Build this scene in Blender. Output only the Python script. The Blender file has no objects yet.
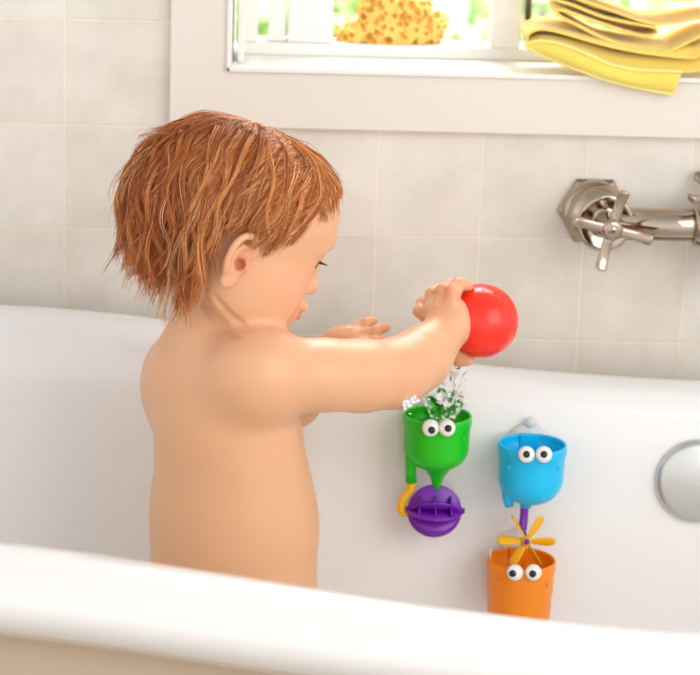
import bpy, bmesh, math, random
import numpy as np
from mathutils import Vector, Matrix
random.seed(7); rng = np.random.default_rng(11)
sc = bpy.context.scene
COL = sc.collection
rad = math.radians
# ------------------------------------------------------------------ camera
F, PPX, PPY = 2434.0, 280.0, 337.5
PITCH, ROLL = rad(15), rad(1.4)
CAM = np.array([0, -2.36, 1.24])
_f = np.array([0, math.cos(PITCH), -math.sin(PITCH)]); _r = np.array([1., 0, 0]); _u = np.cross(_r, _f)
R = math.cos(ROLL)*_r + math.sin(ROLL)*_u
U = -math.sin(ROLL)*_r + math.cos(ROLL)*_u
def P(px, py, Y):
    """place in the room seen at a pixel of the photograph, at depth Y"""
    d = _f + R*(px-PPX)/F - U*(py-PPY)/F
    return CAM + d*(Y-CAM[1])/d[1]
cd = bpy.data.cameras.new('camera'); cam = bpy.data.objects.new('camera', cd); COL.objects.link(cam)
cam.matrix_world = Matrix(((R[0], U[0], -_f[0], CAM[0]), (R[1], U[1], -_f[1], CAM[1]), (R[2], U[2], -_f[2], CAM[2]), (0, 0, 0, 1)))
cd.sensor_width = 36; cd.sensor_fit = 'HORIZONTAL'; cd.lens = 36*F/700; cd.shift_x = (350-PPX)/700; cd.clip_start = .05
cd.dof.use_dof = True; cd.dof.focus_distance = 2.11; cd.dof.aperture_fstop = 7.0
sc.camera = cam
sc.view_settings.view_transform = 'Standard'; sc.view_settings.look = 'None'; sc.view_settings.gamma = 1
sc.view_settings.exposure = 0.2

# ------------------------------------------------------------------ materials
def lin(c):
    return tuple(((v/255)/12.92 if v/255 <= .04045 else ((v/255+.055)/1.055)**2.4) for v in c)+(1,)
def mat(name, rgb, rough=.5, metal=0, **kw):
    m = bpy.data.materials.new(name); m.use_nodes = True
    b = m.node_tree.nodes['Principled BSDF']
    b.inputs['Base Color'].default_value = lin(rgb) if max(rgb) > 1 else tuple(rgb)+(1,)
    b.inputs['Roughness'].default_value = rough; b.inputs['Metallic'].default_value = metal
    for k, v in kw.items(): b.inputs[k.replace('_', ' ')].default_value = v
    return m
def nd(m, t, **kw):
    n = m.node_tree.nodes.new(t)
    for k, v in kw.items():
        if hasattr(n, k) and not k[0].isupper(): setattr(n, k, v)
        else: n.inputs[k.replace('_', ' ')].default_value = v
    return n
def bsdf(m): return m.node_tree.nodes['Principled BSDF']
def lk(m, a, ao, b, bi): m.node_tree.links.new(a.outputs[ao], b.inputs[bi])
def noise_bump(m, scale, strength, dist=.001, detail=3):
    t = nd(m, 'ShaderNodeTexCoord'); n = nd(m, 'ShaderNodeTexNoise', Scale=scale, Detail=detail); b = nd(m, 'ShaderNodeBump', Strength=strength, Distance=dist)
    lk(m, t, 'Object', n, 'Vector'); lk(m, n, 'Fac', b, 'Height'); lk(m, b, 'Normal', bsdf(m), 'Normal'); return n
def noise_color(m, scale, c1, c2, detail=3, lo=.35, hi=.65):
    t = nd(m, 'ShaderNodeTexCoord'); n = nd(m, 'ShaderNodeTexNoise', Scale=scale, Detail=detail); r = nd(m, 'ShaderNodeValToRGB')
    r.color_ramp.elements[0].color = lin(c1); r.color_ramp.elements[1].color = lin(c2)
    r.color_ramp.elements[0].position = lo; r.color_ramp.elements[1].position = hi
    lk(m, t, 'Object', n, 'Vector'); lk(m, n, 'Fac', r, 'Fac'); lk(m, r, 'Color', bsdf(m), 'Base Color'); return r
M = {}
M['enamel'] = mat('white_enamel', (240, 239, 237), .16, Coat_Weight=.5, Coat_Roughness=.05)
M['paint'] = mat('cream_paint', (229, 222, 212), .45); noise_bump(M['paint'], 60, .05)
M['winpaint'] = mat('white_window_paint', (240, 238, 233), .35); noise_bump(M['winpaint'], 50, .04)
M['chrome'] = mat('polished_nickel', (178, 163, 147), .07, 1)
M['plate'] = mat('brushed_chrome', (205, 208, 205), .28, 1)
M['green'] = mat('green_plastic', (28, 198, 14), .3, Subsurface_Weight=.1, Subsurface_Scale=.01)
M['blue'] = mat('blue_plastic', (14, 194, 246), .33, Subsurface_Weight=.1, Subsurface_Scale=.01)
M['orange'] = mat('orange_plastic', (255, 144, 14), .36, Subsurface_Weight=.1, Subsurface_Scale=.01)
M['red'] = mat('red_plastic', (255, 48, 26), .22, Subsurface_Weight=.15, Subsurface_Scale=.01)
M['purple'] = mat('purple_plastic', (120, 30, 178), .28, Subsurface_Weight=.1, Subsurface_Scale=.01)
M['yellow'] = mat('yellow_plastic', (246, 186, 10), .33, Subsurface_Weight=.1, Subsurface_Scale=.01)
M['white'] = mat('white_plastic', (240, 240, 238), .3)
M['black'] = mat('black_plastic', (8, 8, 10), .25)
M['suction'] = mat('clear_suction_vinyl', (236, 238, 242), .15, Transmission_Weight=.2, IOR=1.3)
M['water'] = mat('clear_water', (1, 1, 1), .0, Transmission_Weight=1.0, IOR=1.25)
M['foam'] = mat('white_soap_foam', (248, 248, 250), .4, Subsurface_Weight=.5, Subsurface_Scale=.01)
M['glass'] = mat('window_glass', (1, 1, 1), .0, Transmission_Weight=1.0, IOR=1.01)
M['sponge'] = mat('yellow_sponge', (247, 204, 108), .9, Subsurface_Weight=.15, Subsurface_Scale=.012)
M['towel'] = mat('yellow_terry', (255, 222, 104), .95, Sheen_Weight=.5, Subsurface_Weight=.5, Subsurface_Scale=.008); noise_bump(M['towel'], 900, .7, .0012, 2)
M['hem'] = mat('pale_yellow_hem', (254, 236, 140), .95); noise_bump(M['hem'], 900, .7, .001, 2)
M['lash'] = mat('brown_lashes', (60, 36, 22), .5)
M['floor'] = mat('stone_floor', (176, 160, 142), .5); noise_color(M['floor'], 6, (168, 152, 134), (190, 174, 156))
M['leaf'] = mat('leaf', (150, 205, 90), .5, Subsurface_Weight=.3, Subsurface_Scale=.01); noise_color(M['leaf'], 9, (165, 200, 120), (222, 236, 190))
M['lawn'] = mat('lawn', (160, 200, 100), .9); noise_color(M['lawn'], 5, (175, 208, 130), (215, 230, 175))
M['bark'] = mat('bark', (120, 96, 70), .9)
M['fence'] = mat('white_fence', (245, 245, 242), .6)
M['steel'] = mat('window_stay_metal', (120, 122, 126), .35, 1)
# skin : colour attribute carries the skin's own tints
m = M['skin'] = mat('skin', (232, 176, 142), .42, Subsurface_Weight=.22, Subsurface_Scale=.012, Coat_Weight=.12, Coat_Roughness=.25)
bsdf(m).inputs['Subsurface Radius'].default_value = (1, .42, .22)
a = nd(m, 'ShaderNodeVertexColor', layer_name='tint'); lk(m, a, 'Color', bsdf(m), 'Base Color')
noise_bump(m, 420, .06, .0006)
# hair
m = M['hair'] = mat('auburn_hair', (150, 80, 36), .46)
bsdf(m).inputs['Specular IOR Level'].default_value = .55
a = nd(m, 'ShaderNodeVertexColor', layer_name='strand'); lk(m, a, 'Color', bsdf(m), 'Base Color')
# iris
# wall tile
m = M['tile'] = mat('handmade_wall_tile', (216, 209, 199), .28)
t = nd(m, 'ShaderNodeTexCoord'); sx = nd(m, 'ShaderNodeSeparateXYZ'); cx = nd(m, 'ShaderNodeCombineXYZ')
nz = nd(m, 'ShaderNodeTexNoise', Scale=14, Detail=2); lk(m, t, 'Object', nz, 'Vector')
wob = nd(m, 'ShaderNodeVectorMath', operation='MULTIPLY_ADD'); wob.inputs[1].default_value = (.0015, .0015, .0015)
lk(m, nz, 'Color', wob, 0); lk(m, t, 'Object', wob, 2)
lk(m, wob, 0, sx, 0); lk(m, sx, 'X', cx, 'X'); lk(m, sx, 'Z', cx, 'Y')
mp = nd(m, 'ShaderNodeMapping'); mp.inputs['Location'].default_value = (.2165+.103*20-.0008, -.612+.1033*20-.0008, 0); lk(m, cx, 0, mp, 'Vector')
bk = nd(m, 'ShaderNodeTexBrick', offset=0.0, squash=1.0); bk.inputs['Scale'].default_value = 1.0
bk.inputs['Brick Width'].default_value = .103; bk.inputs['Row Height'].default_value = .1033
bk.inputs['Mortar Size'].default_value = .0011; bk.inputs['Mortar Smooth'].default_value = .4
bk.inputs['Color1'].default_value = lin((226, 219, 208)); bk.inputs['Color2'].default_value = lin((234, 228, 219)); bk.inputs['Mortar'].default_value = lin((248, 238, 220))
lk(m, mp, 0, bk, 'Vector')
n2 = nd(m, 'ShaderNodeTexNoise', Scale=16, Detail=6, Roughness=.6); lk(m, t, 'Object', n2, 'Vector')
rr = nd(m, 'ShaderNodeValToRGB'); rr.color_ramp.elements[0].color = (.86, .85, .83, 1); rr.color_ramp.elements[1].color = (1, 1, 1, 1)
rr.color_ramp.elements[0].position = .35; rr.color_ramp.elements[1].position = .62; lk(m, n2, 'Fac', rr, 'Fac')
mx = nd(m, 'ShaderNodeMix', data_type='RGBA', blend_type='MULTIPLY'); mx.inputs[0].default_value = .8
lk(m, bk, 'Color', mx, 6); lk(m, rr, 'Color', mx, 7); lk(m, mx, 2, bsdf(m), 'Base Color')
ad = nd(m, 'ShaderNodeMath', operation='MULTIPLY_ADD'); ad.inputs[1].default_value = -1.2; lk(m, bk, 'Fac', ad, 0); lk(m, n2, 'Fac', ad, 2)
bp = nd(m, 'ShaderNodeBump', Strength=.55, Distance=.0014); lk(m, ad, 0, bp, 'Height'); lk(m, bp, 0, bsdf(m), 'Normal')

# ------------------------------------------------------------------ helpers
def prop(o, label=None, cat=None, group=None, kind=None):
    if label: o['label'] = label
    if cat: o['category'] = cat
    if group: o['group'] = group
    if kind: o['kind'] = kind
    return o
def empty(name, loc, label, cat, group=None):
    o = bpy.data.objects.new(name, None); COL.objects.link(o); o.location = Vector(loc); o.empty_display_size = .02
    bpy.context.view_layer.update(); return prop(o, label, cat, group)
def parent(o, p):
    if p is not None:
        bpy.context.view_layer.update()
        o.parent = p; o.matrix_parent_inverse = p.matrix_world.inverted()
    return o
def mk(name, verts, faces, m, par=None, smooth=True, bevel=0, subd=0, solid=0):
    me = bpy.data.meshes.new(name); me.from_pydata([tuple(map(float, v)) for v in verts], [], [tuple(map(int, f)) for f in faces]); me.update()
    bm = bmesh.new(); bm.from_mesh(me); bmesh.ops.recalc_face_normals(bm, faces=bm.faces); bm.to_mesh(me); bm.free()
    return fin(name, me, m, par, smooth, bevel, subd, solid)
def fin(name, me, m, par=None, smooth=True, bevel=0, subd=0, solid=0):
    o = bpy.data.objects.new(name, me); COL.objects.link(o)
    if m: me.materials.append(m)
    if smooth: me.shade_smooth()
    if solid: s = o.modifiers.new('s', 'SOLIDIFY'); s.thickness = solid; s.offset = 0
    if bevel:
        b = o.modifiers.new('b', 'BEVEL'); b.width = bevel; b.segments = 3; b.limit_method = 'ANGLE'; b.angle_limit = rad(40); b.harden_normals = True
    if subd: s = o.modifiers.new('d', 'SUBSURF'); s.levels = subd; s.render_levels = subd
    parent(o, par); return o
class MB:
    def __init__(s): s.v = []; s.f = []
    def add(s, v, f):
        n = len(s.v); s.v += [tuple(p) for p in v]; s.f += [tuple(i+n for i in q) for q in f]; return s
    def box(s, a, b):
        (x0, y0, z0), (x1, y1, z1) = a, b
        return s.add([(x, y, z) for z in (z0, z1) for y in (y0, y1) for x in (x0, x1)], [(0, 2, 3, 1), (4, 5, 7, 6), (0, 1, 5, 4), (2, 6, 7, 3), (0, 4, 6, 2), (1, 3, 7, 5)])
    def lathe(s, prof, n=64, mtx=None, cap0=False, cap1=False):
        """prof: (r, z) list revolved about z"""
        v = []; f = []
        for r, z in prof:
            for k in range(n):
                a = 2*math.pi*k/n; v.append(Vector((r*math.cos(a), r*math.sin(a), z)))
        for i in range(len(prof)-1):
            for k in range(n):
                k2 = (k+1) % n; f.append((i*n+k, i*n+k2, (i+1)*n+k2, (i+1)*n+k))
        if cap0: f.append(tuple(range(n))[::-1])
        if cap1: f.append(tuple((len(prof)-1)*n+k for k in range(n)))
        if mtx is not None: v = [mtx @ p for p in v]
        return s.add(v, f)
    def tube(s, pts, r, n=16, cap=True):
        pts = [Vector(p) for p in pts]; v = []; f = []; L = len(pts); rs = r if hasattr(r, '__len__') else [r]*L
        t0 = (pts[1]-pts[0]).normalized(); nrm = t0.orthogonal().normalized()
        for i in range(L):
            t = ((pts[min(i+1, L-1)]-pts[max(i-1, 0)])).normalized()
            nrm = (nrm-t*nrm.dot(t)).normalized(); b = t.cross(nrm)
            for k in range(n):
                a = 2*math.pi*k/n; v.append(pts[i]+(nrm*math.cos(a)+b*math.sin(a))*rs[i])
        for i in range(L-1):
            for k in range(n):
                k2 = (k+1) % n; f.append((i*n+k, i*n+k2, (i+1)*n+k2, (i+1)*n+k))
        if cap: f.append(tuple(range(n))[::-1]); f.append(tuple((L-1)*n+k for k in range(n)))
        return s.add(v, f)
    def ell(s, c, rx, mtx=None, n=24):
        prof = [(max(1e-5, math.sin(math.pi*i/n*1.0)), -math.cos(math.pi*i/n)) for i in range(n+1)]
        mm = Matrix.Translation(Vector(c)) @ (mtx or Matrix()) @ Matrix.Diagonal((rx[0], rx[1], rx[2], 1))
        return s.lathe(prof, 2*n, mm)
    def build(s, name, m, par=None, **kw): return mk(name, s.v, s.f, m, par, **kw)
def smooth_path(pts, n=8):
    """Catmull-Rom through the points"""
    p = [np.array(q, float) for q in pts]; p = [2*p[0]-p[1]]+p+[2*p[-1]-p[-2]]; out = []
    for i in range(1, len(p)-2):
        for k in range(n):
            t = k/n; out.append(.5*((2*p[i])+(-p[i-1]+p[i+1])*t+(2*p[i-1]-5*p[i]+4*p[i+1]-p[i+2])*t*t+(-p[i-1]+3*p[i]-3*p[i+1]+p[i+2])*t**3))
    out.append(p[-2]); return out
def axis_matrix(loc, zdir, up=(0, 0, 1)):
    z = Vector(zdir).normalized(); x = Vector(up).cross(z)
    if x.length < 1e-4: x = Vector((1, 0, 0))
    x.normalize(); y = z.cross(x)
    return Matrix.Translation(Vector(loc)) @ Matrix(((x.x, y.x, z.x), (x.y, y.y, z.y), (x.z, y.z, z.z))).to_4x4()

# ------------------------------------------------------------------ smooth solids (signed distance + surface nets)
class Solid:
    def __init__(s, lo, hi, h):
        s.lo = np.array(lo, np.float32); s.h = h
        s.n = np.ceil((np.array(hi)-s.lo)/h).astype(int)+1
        s.g = np.full(s.n, .05, np.float32)
    def _sub(s, lo, hi):
        i0 = np.clip(np.floor((np.array(lo)-s.lo)/s.h).astype(int), 0, s.n); i1 = np.clip(np.ceil((np.array(hi)-s.lo)/s.h).astype(int)+1, 0, s.n)
        sl = tuple(slice(a, b) for a, b in zip(i0, i1))
        ax = [(np.arange(a, b, dtype=np.float32)*s.h+s.lo[k]) for k, (a, b) in enumerate(zip(i0, i1))]
        return sl, ax[0][:, None, None], ax[1][None, :, None], ax[2][None, None, :]
    def _put(s, sl, d, k, sub):
        a = s.g[sl]
        if sub:
            d = -d; hh = np.maximum(k-np.abs(a-d), 0)/k; s.g[sl] = np.maximum(a, d)+hh*hh*k*.25
        else:
            hh = np.maximum(k-np.abs(a-d), 0)/k; s.g[sl] = np.minimum(a, d)-hh*hh*k*.25
    def cone(s, a, b, ra, rb, k=.01, sub=False):
        a = np.array(a, np.float32); b = np.array(b, np.float32); m = max(ra, rb)+max(k, .004)+.004
        sl, X, Y, Z = s._sub(np.minimum(a, b)-m, np.maximum(a, b)+m)
        ba = b-a; L = float(ba@ba)+1e-12
        t = np.clip(((X-a[0])*ba[0]+(Y-a[1])*ba[1]+(Z-a[2])*ba[2])/L, 0, 1)
        d = np.sqrt((X-a[0]-t*ba[0])**2+(Y-a[1]-t*ba[1])**2+(Z-a[2]-t*ba[2])**2)-(ra+(rb-ra)*t)
        s._put(sl, d, k, sub); return s
    def chain(s, pts, rs, k=.01):
        for i in range(len(pts)-1): s.cone(pts[i], pts[i+1], rs[i], rs[i+1], k)
        return s
    def ell(s, c, r, rot=None, k=.01, sub=False):
        c = np.array(c, np.float32); r = np.array(r, np.float32); m = float(r.max())+max(k, .004)+.004
        sl, X, Y, Z = s._sub(c-m, c+m)
        X = X-c[0]; Y = Y-c[1]; Z = Z-c[2]
        if rot is not None:
            q = np.array(rot, np.float32)      # columns = local axes
            X, Y, Z = (X*q[0, 0]+Y*q[1, 0]+Z*q[2, 0]), (X*q[0, 1]+Y*q[1, 1]+Z*q[2, 1]), (X*q[0, 2]+Y*q[1, 2]+Z*q[2, 2])
        k0 = np.sqrt((X/r[0])**2+(Y/r[1])**2+(Z/r[2])**2); k1 = np.sqrt((X/r[0]**2)**2+(Y/r[1]**2)**2+(Z/r[2]**2)**2)+1e-9
        s._put(sl, k0*(k0-1)/k1, k, sub); return s
    def mesh(s, name):
        g = s.g; h = s.h
        ins = g < 0
        cnt = sum(ins[i:g.shape[0]-1+i, j:g.shape[1]-1+j, k:g.shape[2]-1+k].astype(np.int8) for i in (0, 1) for j in (0, 1) for k in (0, 1))
        cells = np.argwhere((cnt > 0) & (cnt < 8)); idx = np.full(cnt.shape, -1, np.int32)
        idx[tuple(cells.T)] = np.arange(len(cells))
        acc = np.zeros((len(cells), 3)); num = np.zeros(len(cells))
        cor = [np.array(c) for c in np.ndindex(2, 2, 2)]
        for a in cor:
            for ax in range(3):
                if a[ax]: continue
                b = a.copy(); b[ax] = 1
                va = g[tuple((cells+a).T)]; vb = g[tuple((cells+b).T)]; msk = (va < 0) != (vb < 0)
                t = np.where(msk, va/(va-vb+1e-20), 0)
                p = a[None, :]+t[:, None]*(b-a)[None, :]
                acc += p*msk[:, None]; num += msk
        V = (cells+acc/num[:, None])*h+s.lo
        Fs = []
        for ax in range(3):
            o1, o2 = [(1, 2), (2, 0), (0, 1)][ax]
            sh = list(g.shape); sl0 = [slice(None)]*3; sl1 = [slice(None)]*3; sl0[ax] = slice(0, -1); sl1[ax] = slice(1, None)
            ch = ins[tuple(sl0)] != ins[tuple(sl1)]
            e = np.argwhere(ch); ok = (e[:, o1] > 0) & (e[:, o2] > 0) & (e[:, o1] < sh[o1]-1) & (e[:, o2] < sh[o2]-1); e = e[ok]
            u = np.zeros(3, int); u[o1] = 1; w = np.zeros(3, int); w[o2] = 1
            q = np.stack([idx[tuple((e-u-w).T)], idx[tuple((e-w).T)], idx[tuple(e.T)], idx[tuple((e-u).T)]], 1)
            inside = ins[tuple(e.T)]
            q[~inside] = q[~inside][:, ::-1]; Fs.append(q)
        Q = np.concatenate(Fs)
        me = bpy.data.meshes.new(name)
        me.vertices.add(len(V)); me.vertices.foreach_set('co', V.astype(np.float32).ravel())
        me.loops.add(Q.size); me.loops.foreach_set('vertex_index', Q.astype(np.int32).ravel())
        me.polygons.add(len(Q)); me.polygons.foreach_set('loop_start', np.arange(0, Q.size, 4, dtype=np.int32)); me.polygons.foreach_set('loop_total', np.full(len(Q), 4, np.int32))
        me.update(calc_edges=True); me.validate()
        return me
def set_color(me, name, cols):
    a = me.color_attributes.new(name, 'FLOAT_COLOR', 'POINT'); c = np.ones((len(me.vertices), 4), np.float32); c[:, :3] = cols; a.data.foreach_set('color', c.ravel())
def verts(me):
    v = np.empty(len(me.vertices)*3, np.float32); me.vertices.foreach_get('co', v); return v.reshape(-1, 3)

#SECTION room
# ------------------------------------------------------------------ room
SILL = .881; WX0, WX1 = -.0552, .64; WZ1 = 1.50; WT = .16
mb = MB()
mb.box((-1.6, 0, 0), (WX0, WT, 2.3)); mb.box((WX1, 0, 0), (2.2, WT, 2.3)); mb.box((WX0, 0, 0), (WX1, WT, SILL-.03)); mb.box((WX0, 0, WZ1), (WX1, WT, 2.3))
w = mb.build('wall_back', M['tile'], smooth=False); prop(w, kind='structure')
fl = MB().box((-1.6, -3.2, -.05), (2.2, .0, 0)).build('floor', M['floor'], smooth=False); prop(fl, kind='structure')
# casing around the window, flat board with a thin raised bead at the opening
CX0, CZ0 = -.113, .8215; ct = .011
o4 = [(CX0, CZ0), (WX1+.058, CZ0), (WX1+.058, WZ1+.058), (CX0, WZ1+.058)]; i4 = [(WX0, SILL), (WX1, SILL), (WX1, WZ1), (WX0, WZ1)]
cv = [(x, y, z) for y in (-ct, 0) for lst in (o4, i4) for (x, z) in lst]; cf = []
for k in range(4):
    k2 = (k+1) % 4; cf += [(k, k2, 4+k2, 4+k), (8+k, 12+k, 12+k2, 8+k2), (k, 8+k, 8+k2, k2), (4+k, 4+k2, 12+k2, 12+k)]
mb = MB().add(cv, cf)
tr = mb.build('trim_1', M['paint'], smooth=False, bevel=.0015); prop(tr, kind='structure')
mb = MB(); mb.box((WX0-.003, -ct-.004, SILL-.004), (WX1, 0, SILL+.0008)); mb.box((WX0-.003, -ct-.004, SILL-.004), (WX0+.001, 0, WZ1)); mb.build('window_bead', M['winpaint'], tr, smooth=False, bevel=.001)
win = MB().box((WX0, 0, SILL-.03), (WX1, WT, SILL)).box((WX0, 0, SILL), (WX0+.0015, WT, WZ1)).box((WX1-.0015, 0, SILL), (WX1, WT, WZ1)).box((WX0, 0, WZ1-.0015), (WX1, WT, WZ1)).build('window_1', M['winpaint'], smooth=False, bevel=.0006); prop(win, kind='structure')
YF = .075
def fr(x0, x1, z0, z1, y0=YF, y1=YF+.05): return ((x0, y0, z0), (x1, y1, z1))
sz = lambda px, py, y=YF: P(px, py, y)
railz = sz(400, 46)[2]; z1 = WZ1-.002
mb = MB(); mb.box(*fr(WX0+.012, WX1-.002, SILL, railz)); 
mb.box(*fr(WX0+.012, sz(257, 30)[0], railz, z1));  mb.box((WX0+.0065, .02, SILL), (WX0+.013, YF+.02, z1)); mb.box(*fr(sz(492, 30)[0], sz(521, 30)[0], railz, z1)); mb.box(*fr(WX0+.012, WX1-.002, z1-.03, z1))
mb.box(*fr(WX1-.04, WX1-.002, railz, z1))
mb.build('window_frame', M['winpaint'], win, smooth=False, bevel=.0015)
mb = MB(); mb.box(*fr(sz(268, 30)[0], sz(286, 30)[0], railz, z1, YF+.01, YF+.045)); mb.box(*fr(sz(288, 30)[0], sz(333, 30)[0], railz, z1, YF+.006, YF+.04)); mb.build('window_sash', M['winpaint'], win, smooth=False, bevel=.0015)
MB().box((sz(333, 30)[0], YF+.022, railz), (sz(492, 30)[0], YF+.025, z1-.03)).build('window_pane', M['glass'], win, smooth=False)
MB().tube([sz(527, 38, YF-.015), sz(527, 38, YF-.015)+np.array([0, 0, .6])], .0032).build('window_stay', M['steel'], win)
# garden
lawn = MB().box((-6, WT, -.3), (7, 9, -.25)).build('lawn', M['lawn'], smooth=False); prop(lawn, 'pale green sunlit lawn beyond the window', 'grass', kind='stuff')
fen = MB()
for i in range(34): fen.box((-3+i*.2, 5.0, -.25), (-3+i*.2+.19, 5.03, 1.5))
fen.box((-3, 5.03, 1.2), (3.8, 5.07, 1.3)); fen.box((-3, 5.03, .1), (3.8, 5.07, .2))
prop(fen.build('garden_fence', M['fence'], smooth=False), 'white board fence in the garden behind the leafy shrubs', 'fence')
def shrub(name, x, y, rx, ry, top, label, seed, n=2600):
    rs = np.random.default_rng(seed); mb = MB(); base = -.25
    root = empty(name, (x, y, base), label, 'shrub')
    for i in range(n):
        d = rs.normal(size=3); d /= np.linalg.norm(d); q = rs.uniform(.45, 1)**.5
        c = np.array([x+d[0]*rx*q, y+d[1]*ry*q, (top+base)/2+d[2]*(top-base)/2*q])
        a = rs.normal(size=3); a /= np.linalg.norm(a); b = np.cross(a, rs.normal(size=3)); b /= np.linalg.norm(b); L = rs.uniform(.05, .09); W = L*.42
        nn = np.cross(a, b)*L*.12
        mb.add([c-a*L*.5, c-b*W*.5+nn, c+a*L*.5, c+b*W*.5+nn], [(0, 1, 2), (0, 2, 3)])
    mk('foliage', mb.v, mb.f, M['leaf'], root, smooth=False)
    tr_ = MB()
    for k in range(6):
        a = k*1.05; tr_.tube([(x, y, base), (x+math.cos(a)*rx*.2, y+math.sin(a)*ry*.2, base+(top-base)*.4), (x+math.cos(a)*rx*.6, y+math.sin(a)*ry*.6, base+(top-base)*.8)], [.02, .014, .005], 8)
    tr_.build('stem', M['bark'], root)
shrub('garden_shrub', .35, 2.6, .55, .4, .95, 'leafy green shrub outside, seen through the window between sponge and mullion', 3)
shrub('garden_shrub', 1.35, 2.9, .42, .4, .95, 'leafy green shrub outside, seen above the yellow towels', 4)
shrub('garden_shrub', -.22, 2.4, .16, .2, .95, 'narrow leafy shrub outside the left edge of the window', 5, 900)

#SECTION tub
# ------------------------------------------------------------------ bathtub
TCX, TCY, TL, TB, TN = .15, -.417, .86, .377, 4.0
def rimz(x):
    xs = [-.8, -.6, -.4, -.276, -.227, -.178, -.114, .025, .189, .318, .417, .6, 1.1]; zs = [.652, .651, .649, .646, .644, .6405, .633, .6145, .5955, .588, .585, .583, .583]
    xx = np.linspace(x-.07, x+.07, 15); return float(np.mean(np.interp(xx, xs, zs)))+.0095
prof = [(0.30, -.575), (.17, -.572), (.13, -.55), (.105, -.5), (.085, -.40), (.07, -.25), (.058, -.13), (.052, -.080), (.043, -.066), (.030, -.060), (.014, -.053), (.004, -.042), (0, -.030), (.004, -.017), (.014, -.006), (.028, -.001), (.043, 0),
        (.058, -.003), (.070, -.010), (.079, -.022), (.085, -.038), (.089, -.06), (.098, -.12), (.108, -.19), (.120, -.26), (.136, -.32), (.156, -.380), (.182, -.407), (.24, -.4145), (.30, -.415), (.36, -.415)]
N = 160; ring = []
for k in range(N):
    a = 2*math.pi*k/N; c, s_ = math.cos(a), math.sin(a)
    x = TL*math.copysign(abs(c)**(2/TN), c); y = TB*math.copysign(abs(s_)**(2/TN), s_); ring.append((x, y))
# resample evenly
pts = np.array(ring+[ring[0]]); seg = np.r_[0, np.cumsum(np.linalg.norm(np.diff(pts, axis=0), axis=1))]
tt = np.linspace(0, seg[-1], N+1)[:-1]; rx = np.interp(tt, seg, pts[:, 0]); ry = np.interp(tt, seg, pts[:, 1])
V = []; Fc = []
for (o, z) in prof:
    for k in range(N):
        # inward offset done by shrinking the superellipse
        ll, bb = TL-o*1.15, TB-o
        x = rx[k]/TL*ll; y = ry[k]/TB*bb
        wgt = min(1, max(0, (z+.56)/.4)); wgt = wgt*wgt*(3-2*wgt)
        if o > .09: wgt = min(1, max(0, (z+.42)/.3))
        base = .583; dz = (rimz(TCX+rx[k])-base)*wgt
        V.append((TCX+x, TCY+y, base+z+dz))
for i in range(len(prof)-1):
    for k in range(N):
        k2 = (k+1) % N; Fc.append((i*N+k, i*N+k2, (i+1)*N+k2, (i+1)*N+k))
n = len(prof); Fc.append(tuple((n-1)*N+k for k in range(N))); Fc.append(tuple(range(N))[::-1])
tub = empty('bathtub', (TCX, TCY, 0), 'white freestanding enamel bathtub with rolled rim, in front of the tiled wall', 'bathtub')
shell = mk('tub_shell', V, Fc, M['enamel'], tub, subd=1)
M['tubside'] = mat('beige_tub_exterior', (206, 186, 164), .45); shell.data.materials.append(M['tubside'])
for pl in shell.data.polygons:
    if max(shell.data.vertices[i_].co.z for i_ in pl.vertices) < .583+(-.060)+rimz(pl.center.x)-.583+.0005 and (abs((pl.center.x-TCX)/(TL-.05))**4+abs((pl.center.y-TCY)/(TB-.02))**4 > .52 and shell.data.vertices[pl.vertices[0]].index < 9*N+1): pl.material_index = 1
TUBFLOOR = .583-.415
def inner_y(x, z):
    """depth of the back inner wall of the tub at height z"""
    rel = z-.583; lo = [(p[1], p[0]) for p in prof[18:]]; lo.sort()
    # invert the height shift near the rim
    dz = rimz(x)-.583
    best = None
    zz = []; oo = []
    for (pz, o) in lo:
        wgt = min(1, max(0, (pz+.42)/.3)) if o > .09 else 1
        zz.append(pz+dz*wgt); oo.append(o)
    o = np.interp(rel, zz, oo); sl = np.gradient(np.interp(np.array([rel-.01, rel, rel+.01]), zz, oo), .01)[1]
    t = abs((x-TCX)/TL); k = (1-min(t, .99)**4)**.25
    return TCY+(TB-o)*k, sl
def on_wall(px, py):
    Y = -.15
    for i in range(12):
        q = P(px, py, Y); Y, sl = inner_y(q[0], q[2])
    return P(px, py, Y), sl
# overflow plate
q, sl = on_wall(697, 481)
nrm = Vector((0, -1, .0))+Vector((0, 0, 1))*(-sl); nrm = Vector((0, -1, -sl)).normalized()
if nrm.z < 0: nrm.z = -nrm.z
mm = axis_matrix(q, nrm)
MB().lathe([(.0005, .0095), (.034, .0092), (.0375, .008), (.0400, .0045), (.0408, .001), (.040, -.002)], 96, mm).build('overflow_plate', M['plate'], tub)['label'] = 'round brushed chrome overflow cover'
foot = MB()

#SECTION faucet
# ------------------------------------------------------------------ faucet
fa = empty('wall_faucet', P(593.5, 211, 0), 'polished nickel wall-mounted faucet with cross handles on the tiled wall', 'faucet')
c0 = Vector(P(593.5, 211, -.004)); ydir = Vector((.10, -1, 0)).normalized()
mm = axis_matrix(c0+Vector((0, .005, 0)), (0, -1, 0))
hx = []
for (r, z) in ((.0365, 0), (.0365, .005), (.0335, .0085)):
    for k in range(6):
        a = math.pi/3*k; hx.append(mm @ Vector((r*math.cos(a), r*math.sin(a), z)))
mk('wall_flange', hx, [tuple(range(6)), (12, 13, 14, 15, 16, 17)]+[(i*6+k, i*6+(k+1) % 6, (i+1)*6+(k+1) % 6, (i+1)*6+k) for i in (0, 1) for k in range(6)], M['chrome'], fa, smooth=False, bevel=.0006)
hub = Vector(P(611.6, 229.7, -.078)); axd = (hub-c0).normalized(); m2 = axis_matrix(c0, axd); LH = (hub-c0).length
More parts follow.
